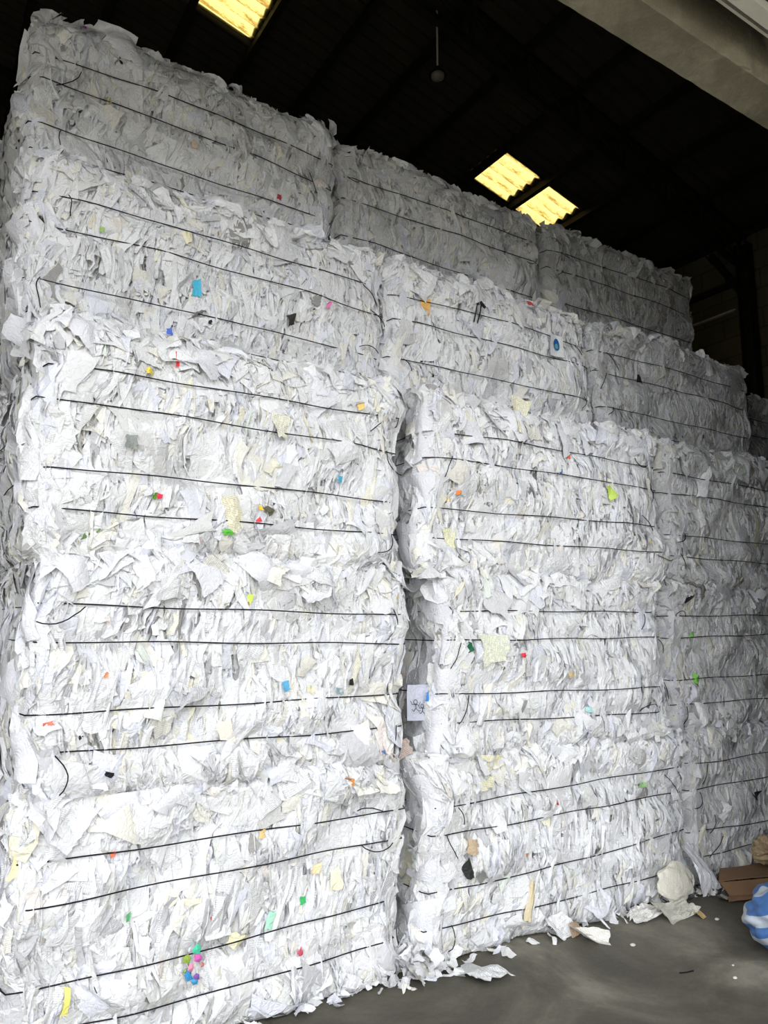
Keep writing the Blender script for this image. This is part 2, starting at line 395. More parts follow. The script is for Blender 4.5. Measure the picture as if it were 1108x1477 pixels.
# corrugated roof sheeting with real openings where the translucent sheets lie
SKY = [(4.45, 4.915, 4.88, 5.36), (5.02, 5.475, 4.90, 5.39), (1.62, 2.135, 5.07, 5.55)]
PITCH_C = 0.12
def wave(y): return 0.020 * np.sin(y * 2 * math.pi / PITCH_C)
def sheet_patch(x0, x1, y0, y1, lift=0.0, nxs=2):
    ny = max(3, int(round((y1 - y0) / PITCH_C * 8)))
    ys = np.linspace(y0, y1, ny + 1); xs = np.linspace(x0, x1, nxs)
    X, Y = np.meshgrid(xs, ys, indexing='ij'); Z = roof_z(X) + wave(Y) + lift
    V = np.stack([X, Y, Z], -1).reshape(-1, 3); m = ny + 1
    return V, [(i * m + j, (i + 1) * m + j, (i + 1) * m + j + 1, i * m + j + 1) for i in range(nxs - 1) for j in range(ny)]
pts_x = sorted({LEFT_X - .3, WALL_X + .35} | {round(4.98 + .56 * k, 3) for k in range(-17, 4)} | {s[0] for s in SKY} | {s[1] for s in SKY})
patches = []
for a, b in zip(pts_x[:-1], pts_x[1:]):
    cuts = [(s[2], s[3]) for s in SKY if s[0] <= a + 1e-6 and b <= s[1] + 1e-6]
    y = LINTEL_Y0 - .1
    for c0, c1 in sorted(cuts):
        patches.append(sheet_patch(a, b, y, c0)); y = c1
    patches.append(sheet_patch(a, b, y, BACK_Y + .3))
    # each sheet laps over the next one down the slope, except at the daylight openings
    y = LINTEL_Y0 - .1
    for s in sorted([s for s in SKY if s[0] < b + .03 - 1e-4 and b - .03 < s[1] - 1e-4], key=lambda s: s[2]): patches.append(sheet_patch(b - .03, b + .03, y, s[2], -.003)); y = s[3]
    patches.append(sheet_patch(b - .03, b + .03, y, BACK_Y + .3, -.003))
structure('ceiling', *join(patches), M['roof'], smooth=True)
for i, (a, b, c, d) in enumerate(SKY):
    v, f = sheet_patch(a - .03, b + .03, c - .02, d + .02, -.006, 4)
    structure('window_%d' % (i + 1), v, f, M['skylight'], smooth=True)

# purlins under the sheeting
for k in range(-15, 4):
    x = 4.98 + .56 * k; z = roof_z(x) - .052
    o = link('roof_purlin', make_mesh('roof_purlin', *join([bar((x, LINTEL_Y1, z), (x, BACK_Y, z), .035, .06), bar((x + .018, LINTEL_Y1, z - .028), (x + .018, BACK_Y, z - .028), .03, .006)]), M['steel']))
    o['label'] = 'dark steel purlin running from front to back under the corrugated roof sheets'; o['category'] = 'purlin'; o['group'] = 'purlins under the roof sheets'
# trusses
def truss(y, label):
    t = thing('roof_truss', label, 'truss', (0, y, 0))
    x0, x1 = LEFT_X, WALL_X - .1; dz = .30
    link('top_chord', make_mesh('top_chord', *bar((x0, 0, roof_z(x0) - .105), (x1, 0, roof_z(x1) - .105), .05, .045), M['steel']), t)
    link('bottom_chord', make_mesh('bottom_chord', *bar((x0, 0, roof_z(x0) - .105 - dz), (x1, 0, roof_z(x1) - .14 - dz), .05, .045), M['steel']), t)
    xs = [4.98 + .56 * k for k in range(-16, 4)]
    for i, x in enumerate(xs):
        z = roof_z(x) - .105
        link('web_post', make_mesh('web_post', *bar((x, 0, z), (x, 0, z - dz), .028, .028, (0, 1, 0)), M['steel']), t)
        if i + 1 < len(xs):
            x2 = xs[i + 1]
            link('diagonal_brace', make_mesh('diagonal_brace', *bar((x, 0, z), (x2, 0, roof_z(x2) - .105 - dz), .02, .02, (0, 1, 0)), M['steel']), t)
truss(3.94, 'dark steel lattice roof truss nearest the concrete lintel, meeting the column at the right wall')
truss(7.6, 'dark steel lattice roof truss at the rear, nearer the back wall')
# side column carrying the truss
t = thing('steel_column', 'dark steel column against the right wall under the roof truss end', 'column', (6.73, 3.94, 0))
link('shaft', make_mesh('shaft', *boxes([(-.06, .06, -.06, -.05, 0, 5.25), (-.06, .06, .05, .06, 0, 5.25), (-.006, .006, -.05, .05, 0, 5.25)]), M['steel']), t)
link('base_plate', make_mesh('base_plate', *boxes([(-.1, .1, -.1, .1, 0, .015)]), M['steel']), t)
link('knee_brace', make_mesh('knee_brace', *bar((-.55, 0, 4.98), (-.02, 0, 4.70), .05, .05), M['steel']), t)
# ledge and rail on the right wall
slab('trim_2', (WALL_X - .035, WALL_X, 4.12, BACK_Y, 4.655, 4.675), M['rail'])
o = link('wall_rail', make_mesh('wall_rail', *bar((WALL_X - .05, 4.12, 4.93), (WALL_X - .05, 6.2, 4.95), .04, .05), M['steel'])); o['label'] = 'thin dark horizontal rail on the right wall above the pale ledge'; o['category'] = 'rail'
P = [(WALL_X - .03, 4.42 - .05 * math.sin(a * 3) - .22 * a, 5.40 - .45 * a - .05 * math.sin(a * 7)) for a in np.linspace(0, 1, 16)]
o = link('hanging_cable', make_mesh('hanging_cable', *tube(P, .008, 5), M['cord'], smooth=True)); o['label'] = 'thin dark cable drooping down the right wall beside the column'; o['category'] = 'cable'
# shutter box and its rails outside the lintel
slab('wall_sky_blocker', (3.36, 3.56, -9, 1.60, 0, 5.0), M['outside'])  # unseen wall, added to keep sky light from the right off the bales
t = thing('shutter_box', 'dark brown roller shutter box with pale rails outside the concrete lintel', 'shutter', (0, 0, 0))
XE = 3.16
link('housing', make_mesh('housing', *boxes([(LEFT_X, XE, 1.15, 1.52, 4.13, 4.335)]), M['shutter']), t)
link('pale_rail', make_mesh('pale_rail', *boxes([(LEFT_X, XE, 1.595, 1.607, 4.12, 4.15)]), M['rail']), t, label='narrow pale rail')
link('pale_rail', make_mesh('pale_rail', *boxes([(LEFT_X, 3.6, 1.50, 1.56, 4.085, 4.14)]), M['rail']), t, label='broad pale rail')
link('end_bracket', make_mesh('end_bracket', *boxes([(XE, XE + .04, 1.46, 1.64, 4.08, 4.335)]), M['shutter']), t)
slab('ceiling_outside', (LEFT_X, WALL_X, .75, LINTEL_Y0 + .08, 4.34, 4.40), M['shutter'])

# hanging lamp
lx, ly, lz = 3.17, 4.2, 5.76
t = thing('pendant_lamp', 'small round unlit lamp hanging on a thin cord from the dark roof', 'lamp', (lx, ly, lz))
P = [(0, 0, .03 + a * (roof_z(lx) - lz - .03)) for a in np.linspace(0, 1, 5)]
link('cord', make_mesh('cord', *tube(P, .0075, 6), M['rail']), t, label='pale dusty cord')
def lathe(pr, n=24):
    V = [(r * math.cos(2 * math.pi * i / n), r * math.sin(2 * math.pi * i / n), z) for r, z in pr for i in range(n)]
    F = [(j * n + i, j * n + (i + 1) % n, (j + 1) * n + (i + 1) % n, (j + 1) * n + i) for j in range(len(pr) - 1) for i in range(n)]
    return V, F
link('shade', make_mesh('shade', *lathe([(.006, .07), (.018, .06), (.022, .035), (.05, .02), (.074, -.012), (.071, -.012), (.045, .012), (.006, .02)]), M['steel'], smooth=True), t)
link('bulb', make_mesh('bulb', *lathe([(.001, .02), (.03, .012), (.052, -.008), (.050, -.03), (.03, -.046), (.001, -.052)]), M['lamp_white'], smooth=True), t)

# ------------------------------------------------------------------ bales
def cover(b, face, flats, fins, size=1.0, wmed=.046, lmed=.078, shade=1.0):
    rng = b.rng
    lo, hi = (b.x0, b.x1) if face in 'FB' else (b.y0, b.y1)
    area = (hi - lo) * b.h
    def emit(n, fin, m_rim=.25):
        a = rng.uniform(lo, hi, n); z = rng.uniform(b.z0 + .005, b.z1 - .005, n)
        m = int(n * m_rim); z[:m] = np.where(rng.random(m) < .5, b.z0 + rng.random(m) * .07, b.z1 - rng.random(m) * .08)
        q = slice(m, m + int(n * .08)); k = len(a[q]); a[q] = np.where(rng.random(k) < .5, lo + rng.random(k) * .06, hi - rng.random(k) * .06)
        P, nr, ta, nb = b.surface(face, a, z)
        f = (z - b.z0) / b.h
        rim = np.clip(np.exp(-np.minimum(f, 1 - f) / .09) + .6 * np.exp(-np.minimum(a - lo, hi - a) / .06), 0, 1)
        near = np.min(np.abs(f[:, None] - np.array(WIRE_FR)[None]), axis=1); pressed = np.exp(-(near / .05) ** 2)
        if fin:
            th = rng.choice([-1, 1], n) * rng.normal(1.08, .25, n) * (1 - .35 * pressed)
            ph = rng.normal(0, .15, n) * (1 + 1.5 * rim)
            s = size * np.exp(rng.normal(0, .35, n)) * (1 + .3 * rim)
            w = np.clip(.036 * s, .014, .12); l = np.clip(.105 * s * np.exp(rng.normal(0, .3, n)), .03, .26)
            off = rng.normal(-.004, .007, n); spin = rng.normal(0, .14, n) * (1 + 2.5 * rim)
        else:
            th = np.clip(rng.normal(0, .36, n), -1.2, 1.2); ph = rng.normal(0, .22, n) * (1 + 1.6 * rim)
            s = size * np.exp(rng.normal(0, .45, n)) * (1 + .55 * rim)
            w = np.clip(wmed * s, .018, .20); l = np.clip(lmed * s * np.exp(rng.normal(0, .25, n)), .03, .26)
            off = rng.normal(-.002, .007, n) + rim * rng.normal(.003, .010, n)
            spin = rng.normal(0, .35, n) + np.where(rng.random(n) < .22, rng.uniform(-1.57, 1.57, n), 0)
        nn = nr * np.cos(th)[:, None] + ta[None] * np.sin(th)[:, None]; nn[:, 2] += np.tan(np.clip(ph, -1.1, 1.1))
        C = P + nb[None] * off[:, None]
        fleck = (rng.random(n) < .011) & (near > .03) & (not fin)
        w = np.where(fleck, .016 * np.exp(rng.normal(0, .4, n)), w); l = np.where(fleck, .022 * np.exp(rng.normal(0, .4, n)), l)
        C = C + nb[None] * np.where(fleck, .008, 0)[:, None]
        V, F, uv, sm, k = sheet_batch(rng, C, nn, w, l, spin, fold=.42 if fin else .55)
        cap = ((.002 if fin else .004) + (.016 if fin else .011) * rng.random(n) + .022 * rim * rng.random(n)) * (1 if face in 'FB' else 1.2) * np.where(rng.random(n) < .05, 2.2, 1)
        V = press(b, face, V, k, cap)
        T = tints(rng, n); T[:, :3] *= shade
        T[fleck] = np.array([(.03, .03, .03, 0), (.10, .07, .05, 0), (.45, .30, .16, 0), (.70, .30, .10, 0), (.55, .06, .08, 0), (.16, .34, .12, 0), (.70, .58, .25, 0), (.10, .20, .45, 0), (.25, .24, .22, 0)])[rng.integers(0, 9, fleck.sum())]
        T = np.repeat(T, k, 0)
        return V, F, uv, sm, T
    return [emit(int(area * flats), False), emit(int(area * fins), True)]
def lid(b, density):
    """loose pieces over the top and standing up along its front and left edges"""
    rng = b.rng
    n = int((b.x1 - b.x0) * (b.y1 - b.y0) * density)
    X = rng.uniform(b.x0 + .06, b.x1 - .06, n); Y = b.y0 + .06 + (b.y1 - b.y0 - .12) * rng.random(n)
    C = np.stack([X, Y, np.full(n, b.z1) + rng.normal(-.012, .012, n)], -1)
    nn = np.stack([rng.normal(0, .4, n), rng.normal(-.1, .4, n), np.ones(n)], -1)
    s = np.exp(rng.normal(0, .35, n))
    return confine(b, sheets(rng, C, nn, .09 * s, .13 * s))
def confine(b, q):
    V, F, uv, sm, T = q
    for ax, lo, hi in ((0, b.x0, b.x1), (1, b.y0, b.y1), (2, b.z0 + .05, b.z1)):
        m = .05 if ax == 2 else .03
        v = V[:, ax]; v = np.where(v > hi, hi + m * np.tanh((v - hi) / m), v); V[:, ax] = np.where(v < lo, lo - m * np.tanh((lo - v) / m), v)
    return V, F, uv, sm, T
def sheets(rng, C, nn, w, l, fold=.55, spin=None):
    n = len(C)
    V, F, uv, sm, k = sheet_batch(rng, C, nn, w, l, rng.uniform(-1.2, 1.2, n) if spin is None else spin, fold=fold)
    return V, F, uv, sm, np.repeat(tints(rng, n), k, 0)
def crest(b, n):
    """pieces poking out over the front, left and right top edges"""
    rng = b.rng; C, nn = [], []
    for i in range(n):
        q = rng.random()
        if q < .68: c = (rng.uniform(b.x0, b.x1), b.y0 + rng.uniform(-.005, .06), b.z1 + rng.normal(-.01, .016)); d = (rng.normal(0, .6), -1, rng.normal(.35, .5))
        elif q < .84: c = (b.x0 + rng.uniform(-.01, .05), rng.uniform(b.y0, b.y1), b.z1 + rng.normal(-.012, .018)); d = (-1, rng.normal(0, .6), rng.normal(.35, .5))
        else: c = (b.x1 - rng.uniform(-.01, .05), rng.uniform(b.y0, b.y1), b.z1 + rng.normal(-.012, .018)); d = (1, rng.normal(0, .6), rng.normal(.35, .5))
        C.append(c); nn.append(d)
    s = np.exp(rng.normal(0, .35, n))
    return confine(b, sheets(rng, np.array(C), np.array(nn, float), .072 * s, .085 * s))
def merge(parts):
    Vs, Fs, U, S, T = [], [], [], [], []; n = 0
    for V, F, uv, sm, t in parts:
        Vs.append(V); Fs.append(F + n); U.append(uv); S.append(sm); T.append(t); n += len(V)
    return np.concatenate(Vs), np.concatenate(Fs), np.concatenate(U), np.concatenate(S), np.concatenate(T)

def body_mesh(b, org):
    nx, ny, nz = 36, 22, 18; V = []; F = []
    def grid(face, lo, hi, n):
        A, Z = np.meshgrid(np.linspace(lo, hi, n + 1), np.linspace(b.z0, b.z1, nz + 1), indexing='ij')
        P, nr, ta, nb = b.surface(face, A.ravel(), Z.ravel())
        P = P - nb * .038 + b.rng.normal(0, .003, P.shape)
        k = sum(len(v) for v in V); V.append(P); m = nz + 1
        for i in range(n):
            for j in range(nz): F.append((k + i * m + j, k + (i + 1) * m + j, k + (i + 1) * m + j + 1, k + i * m + j + 1))
    grid('F', b.x0, b.x1, nx); grid('B', b.x0, b.x1, nx); grid('L', b.y0, b.y1, ny); grid('R', b.y0, b.y1, ny)
    k = sum(len(v) for v in V); e = .13
    bv, bf = boxes([(b.x0 + e, b.x1 - e, b.y0 + e, b.y1 - e, b.z0 + .03, b.z1 - .04)])
    V.append(np.array(bv)); F += [tuple(i + k for i in q) for q in bf]
    V = warp(np.concatenate(V)) - org
    t = np.concatenate([np.tile([.62, .62, .64], (len(V), 1)) * b.rng.uniform(.85, 1.1, (len(V), 1)), np.zeros((len(V), 1))], 1)
    return make_mesh('pressed_core', V, F, M['paper'], tint=t, uv=V[:, :2])

def wire_path(b, fr):
    rng = b.rng
    z = b.z0 + fr * b.h + rng.normal(0, .007); o = .016
    x0, x1, y0, y1 = b.x0 - .006, b.x1 + .006, b.y0, b.y1
    P = []
    s1 = rng.normal(0, .010)
    for a in np.linspace(b.x0 + .008, b.x1 - .008, 30):
        p, n, ta, nb = b.surface('F', np.array([a]), np.array([z])); P.append((a, min(p[0][1] - o, y0 + .012), z + s1 * (a - b.x0) + .003 * math.sin(a * 9 + fr * 20)))
    for q in ((x1, y0 + .05), (x1 + .01, (y0 + y1) / 2), (x1, y1 - .05), (x1 - .02, y1 - .01), ((x0 + x1) / 2, y1 + .012), (x0 + .02, y1 - .01), (x0, y1 - .05)): P.append((q[0], q[1], z + rng.normal(0, .003)))
    for a in np.linspace(y1 - .2, y0 + .05, 7):
        p, n, ta, nb = b.surface('L', np.array([a]), np.array([z])); P.append((min(p[0][0] - .012, x0 + .004), a, z + rng.normal(0, .002)))
    return np.array(P), z
def tail_path(b, x, z, side, L):
    rng = b.rng; P = []; x0 = x
    ang = rng.uniform(-2.4, -.5) if rng.random() < .8 else rng.uniform(.3, 1.0); y = b.y0 - .016; c = rng.normal(0, 14)
    for i in range(9):
        P.append((x, y - .014 * math.sin(i / 8 * math.pi) - .004, z)); x += side * math.cos(ang) * L / 8; z += math.sin(ang) * L / 8; ang += c * L / 8 * .6 + rng.normal(0, .12)
    return np.array(P)

SCRAPS = [
 ('A4',1.05,3.09,0.040,0.076,0,(.08,.50,.72),'bright blue paper scrap'),
 ('B4',2.38,3.32,0.069,0.109,0,(.90,.52,.16),'orange paper scrap'),
 ('A3',0.85,2.57,0.017,0.059,0,(.80,.05,.06),'narrow red paper strip'),
 ('A3',0.73,2.50,0.032,0.023,0,(.93,.75,.12),'small yellow paper scrap'),
 ('A3',0.82,2.70,0.025,0.027,0,(.08,.15,.60),'small dark blue scrap'),
 ('B3',3.09,2.49,0.022,0.073,5,(.85,.16,.06),'thin red strip on white paper'),
 ('B3',3.38,2.27,0.059,0.082,25,(.62,.80,.16),'lime green paper scrap'),
 ('A3',0.56,1.85,0.069,0.023,10,(.16,.27,.08),'dark olive green leaf of paper'),
 ('B2',2.32,1.41,0.043,0.047,0,(.02,.16,.08),'small dark green card'),
 ('B2',2.64,1.35,0.028,0.024,0,(.85,.04,.06),'tiny red scrap'),
 ('B1',2.33,0.50,0.050,0.07,-15,(.55,.42,.28),'tan brown scrap'),
 ('B1',2.37,0.36,0.05,0.05,40,(.25,.25,.24),'dark grey scrap'),
 ('B1',2.31,0.39,0.055,0.085,20,(.03,.03,.03),'black glossy paper scrap'),
 ('A3',0.82,2.01,0.022,0.019,0,(.9,.05,.10),'tiny crimson scrap'),
 ('A3',0.80,2.01,0.016,0.025,0,(.12,.30,.03),'tiny green scrap beside a red one'),
 ('A3',1.10,1.87,0.042,0.023,0,(.15,.62,.08),'vivid green paper scrap'),
 ('A3',0.97,1.84,0.034,0.017,10,(.88,.08,.18),'pink-red paper scrap'),
 ('A3',1.23,1.98,0.022,0.018,0,(.95,.62,.05),'small amber scrap'),
 ('A3',1.27,1.98,0.041,0.039,40,(.12,.11,.07),'dark brown card scrap'),
 ('A3',1.23,1.93,0.025,0.015,30,(.80,.08,.08),'red edged scrap'),
 ('B3',2.29,2.15,0.031,0.021,0,(.90,.28,.08),'small orange-red scrap'),
 ('B3',2.24,2.11,0.026,0.021,0,(.90,.62,.10),'small mustard scrap'),
 ('A1',1.35,0.36,0.030,0.057,-15,(.45,.86,.62),'mint green plastic scrap'),
 ('A1',1.47,0.40,0.022,0.024,0,(.05,.45,.14),'small green scrap'),
 ('A1',1.48,0.21,0.025,0.026,0,(.75,.12,.18),'small red patch of paper'),
 ('A1',0.57,0.23,0.020,0.088,-10,(.93,.86,.22),'yellow paper strip with a red edge'),
 ('A1',0.70,0.71,0.019,0.019,0,(.85,.22,.12),'small orange-red triangle of paper'),
 ('A1',1.53,0.49,0.039,0.033,0,(.95,.72,.45),'peach coloured scrap'),
 ('A1',1.62,0.44,0.053,0.088,0,(.93,.88,.66),'pale cream paper strip'),
 ('A1',1.21,0.32,0.069,0.055,-30,(.88,.84,.58),'folded cream yellow paper'),
 ('A1',0.39,0.69,0.038,0.089,-15,(.88,.82,.50),'cream yellow paper strip'),
 ('A1',1.28,0.69,0.024,0.032,0,(.85,.62,.28),'small tan scrap'),
 ('A1',0.78,0.49,0.010,0.028,10,(.10,.42,.16),'thin green paper edge'),
 ('A2',1.13,1.10,0.058,0.070,0,(.95,.80,.68),'peach tinted paper'),
 ('A2',1.37,1.24,0.029,0.040,10,(.12,.42,.66),'small blue scrap near a wire'),
 ('A2',1.63,1.23,0.038,0.027,0,(.35,.48,.50),'grey-teal scrap'),
 ('A2',1.49,1.23,0.040,0.035,0,(.90,.84,.60),'pale yellow scrap'),
 ('A2',0.48,1.18,0.037,0.012,15,(.88,.24,.16),'red and orange paper sliver'),
 ('A2',0.66,0.99,0.032,0.019,-20,(.02,.02,.025),'black scrap'),
 ('A2',0.65,1.34,0.012,0.020,-20,(.85,.35,.15),'tiny orange scrap'),
 ('A2',1.18,1.60,0.027,0.040,-15,(.62,.86,.12),'lime scrap'),
 ('A2',1.17,1.58,0.021,0.017,0,(.55,.22,.08),'small rust scrap'),
 ('A3',1.12,1.95,0.078,0.145,15,(.88,.83,.62),'crumpled cream paper'),
 ('A3',1.31,2.38,0.072,0.106,0,(.88,.86,.72),'pale cream crumpled paper'),
 ('A3',1.63,2.17,0.025,0.029,0,(.10,.45,.66),'tiny blue scrap'),
 ('A1',2.04,0.93,0.116,0.074,30,(.62,.50,.44),'brownish pink folded card'),
 ('B1',2.46,0.82,0.149,0.155,-10,(.90,.87,.64),'large cream paper sheet'),
 ('B2',2.17,1.19,0.016,0.045,0,(.05,.25,.70),'thin bright blue sliver'),
 ('B3',2.27,1.93,0.078,0.090,-15,(.92,.90,.62),'pale yellow lined paper'),
 ('B3',2.73,2.63,0.101,0.234,-10,(.90,.87,.66),'pale yellow crumpled paper'),
 ('B2',2.46,1.38,0.134,0.135,0,(.84,.86,.70),'pale greenish paper'),
 ('B1',2.69,0.19,0.045,0.189,-5,(.72,.62,.42),'tan paper ribbon'),
 ('B2',2.99,1.24,0.051,0.025,0,(.72,.55,.28),'small tan card'),
 ('B4',3.23,3.53,0.049,0.038,0,(.60,.10,.10),'dark red scrap'),
 ('B2',3.15,1.05,0.043,0.029,0,(.5,.8,.8),'pale teal scrap'),
 ('B1',3.60,0.64,0.059,0.030,0,(.45,.75,.35),'small green scrap'),
 ('C2',4.15,1.17,0.061,0.058,-25,(.25,.62,.12),'green scrap'),
 ('C2',4.16,1.44,0.041,0.034,0,(.30,.70,.15),'tiny lime green scrap'),
 ('C2',4.12,1.66,0.083,0.030,20,(.02,.02,.02),'black scrap'),
 ('C5',5.44,4.12,0.116,0.102,0,(.70,.60,.40),'buff paper scrap'),
 ('C4',4.25,3.24,0.037,0.062,0,(.03,.03,.03),'black sliver'),
 ('A5',0.48,4.41,0.050,0.045,0,(.30,.06,.28),'magenta and purple patterned scrap'),
 ('A5',0.69,4.31,0.020,0.031,0,(.02,.02,.02),'small black scrap'),
 ('A5',0.65,4.09,0.026,0.037,30,(.55,.50,.22),'olive scrap'),
 ('A5',1.09,3.99,0.029,0.039,0,(.78,.62,.48),'beige scrap'),
 ('A4',0.62,3.24,0.018,0.026,0,(.40,.62,.20),'small green scrap'),
 ('A4',0.97,3.33,0.039,0.063,30,(.90,.84,.60),'pale yellow scrap'),
 ('A4',1.74,3.14,0.020,0.046,0,(.80,.25,.50),'pink sliver'),
 ('A4',1.55,3.04,0.046,0.052,20,(.05,.045,.04),'dark charred scrap'),
 ('A3',1.72,2.53,0.030,0.040,10,(.90,.60,.20),'orange edged scrap'),
 ('A3',0.71,2.20,0.042,0.055,0,(.30,.32,.30),'dark grey folded scrap'),
 ('A2',1.69,1.27,0.025,0.027,0,(.02,.02,.02),'small black scrap'),
 ('C1',4.66,0.45,0.090,0.033,20,(.02,.02,.03),'black curled scrap'),
]
# large single sheets that catch the eye: bale, face, position along it, height, width, length, folding, how far it may stand out, turn
BIG = [
 ('B1', 'L', 2.97, 0.15, .15, .24, .35, .035, .2),
 ('B1', 'L', 2.98, 0.45, .15, .24, .35, .035, .2),
 ('B1', 'L', 2.99, 0.7, .15, .24, .35, .035, .2),
 ('B2', 'L', 3.0, 1.0, .18, .24, .3, .04, .3),
 ('B2', 'L', 3.0, 1.25, .18, .24, .3, .04, .3),
 ('B2', 'L', 3.0, 1.45, .18, .24, .3, .04, .3),
 ('B2', 'L', 3.0, 1.65, .18, .24, .3, .04, .3),
 ('B3', 'L', 3.0, 1.9, .16, .22, .35, .04, .2),
 ('B3', 'L', 3.0, 2.15, .16, .22, .35, .04, .2),
 ('B3', 'L', 3.0, 2.4, .16, .22, .35, .04, .2),
 ('B3', 'L', 3.0, 2.55, .16, .22, .35, .04, .2),
 ('A4', 'L', 3.32, 2.7, .13, .30, .6, .09, 1.2),
 ('A4', 'L', 3.36, 2.76, .13, .30, .6, .09, 1.2),
 ('A4', 'L', 3.38, 2.82, .13, .30, .6, .09, 1.2),
 ('A4', 'L', 3.34, 2.88, .13, .30, .6, .09, 1.2),
 ('A4', 'L', 3.4, 2.95, .13, .30, .6, .09, 1.2),
 ('A4', 'L', 3.34, 3.0, .13, .30, .6, .09, 1.2),
 ('A4', 'L', 3.4, 3.2, .13, .30, .6, .09, 1.2),
 ('A4', 'L', 3.45, 3.35, .13, .30, .6, .09, 1.2),
 ('A3', 'L', 3.02, 2.55, .15, .26, .5, .06, .5),
 ('A3', 'L', 3.0, 2.3, .15, .26, .5, .06, .5),
 ('A3', 'L', 3.05, 2.0, .15, .26, .5, .06, .5),
 ('A3', 'L', 3.15, 2.15, .15, .26, .5, .06, .5),
 ('A2', 'L', 3.0, 1.6, .16, .26, .5, .05, .4),
 ('A2', 'L', 3.05, 1.3, .16, .26, .5, .05, .4),
 ('A2', 'L', 3.0, 1.1, .16, .26, .5, .05, .4),
 ('A5', 'F', 0.36, 4.4, .13, .20, .6, .07, 1.0),
 ('A5', 'F', 0.45, 4.41, .13, .20, .6, .07, 1.0),
 ('A5', 'F', 0.56, 4.4, .13, .20, .6, .07, 1.0),
 ('A5', 'F', 0.4, 4.3, .13, .20, .6, .07, 1.0),
 ('A5', 'F', 0.7, 4.38, .13, .20, .6, .07, 1.0),
 ('A2', 'F', 0.5, 1.74, .14, .18, .55, .05, .6),
 ('A2', 'F', 0.7, 1.72, .14, .18, .55, .05, .6),
 ('A2', 'F', 1.25, 1.72, .14, .18, .55, .05, .6),
 ('A2', 'F', 1.45, 1.7, .14, .18, .55, .05, .6),
 ('A2', 'F', 1.0, 1.74, .14, .18, .55, .05, .6),
 ('A3', 'F', 0.5, 2.6, .13, .18, .55, .05, .6),
 ('A3', 'F', 0.95, 2.58, .13, .18, .55, .05, .6),
 ('A3', 'F', 1.5, 2.56, .13, .18, .55, .05, .6),
 ('A1', 'F', 0.75, 0.84, .14, .20, .5, .05, .8),
 ('A1', 'F', 0.95, 0.83, .14, .20, .5, .05, .8),
 ('A1', 'F', 0.5, 0.84, .14, .20, .5, .05, .8),
 ('B3', 'F', 2.7, 2.58, .15, .17, .45, .045, .3),
 ('B3', 'F', 3.1, 2.57, .15, .17, .45, .045, .3),
 ('B3', 'F', 3.3, 2.58, .15, .17, .45, .045, .3),
 ('B3', 'F', 3.6, 2.56, .15, .17, .45, .045, .3),
 ('B3', 'F', 2.35, 2.5, .15, .17, .45, .045, .3),
 ('C3', 'F', 4.15, 2.58, .16, .18, .6, .06, .6),
 ('C3', 'F', 4.4, 2.6, .16, .18, .6, .06, .6),
 ('C3', 'F', 4.7, 2.58, .16, .18, .6, .06, .6),
 ('C3', 'F', 5.0, 2.58, .16, .18, .6, .06, .6),
]
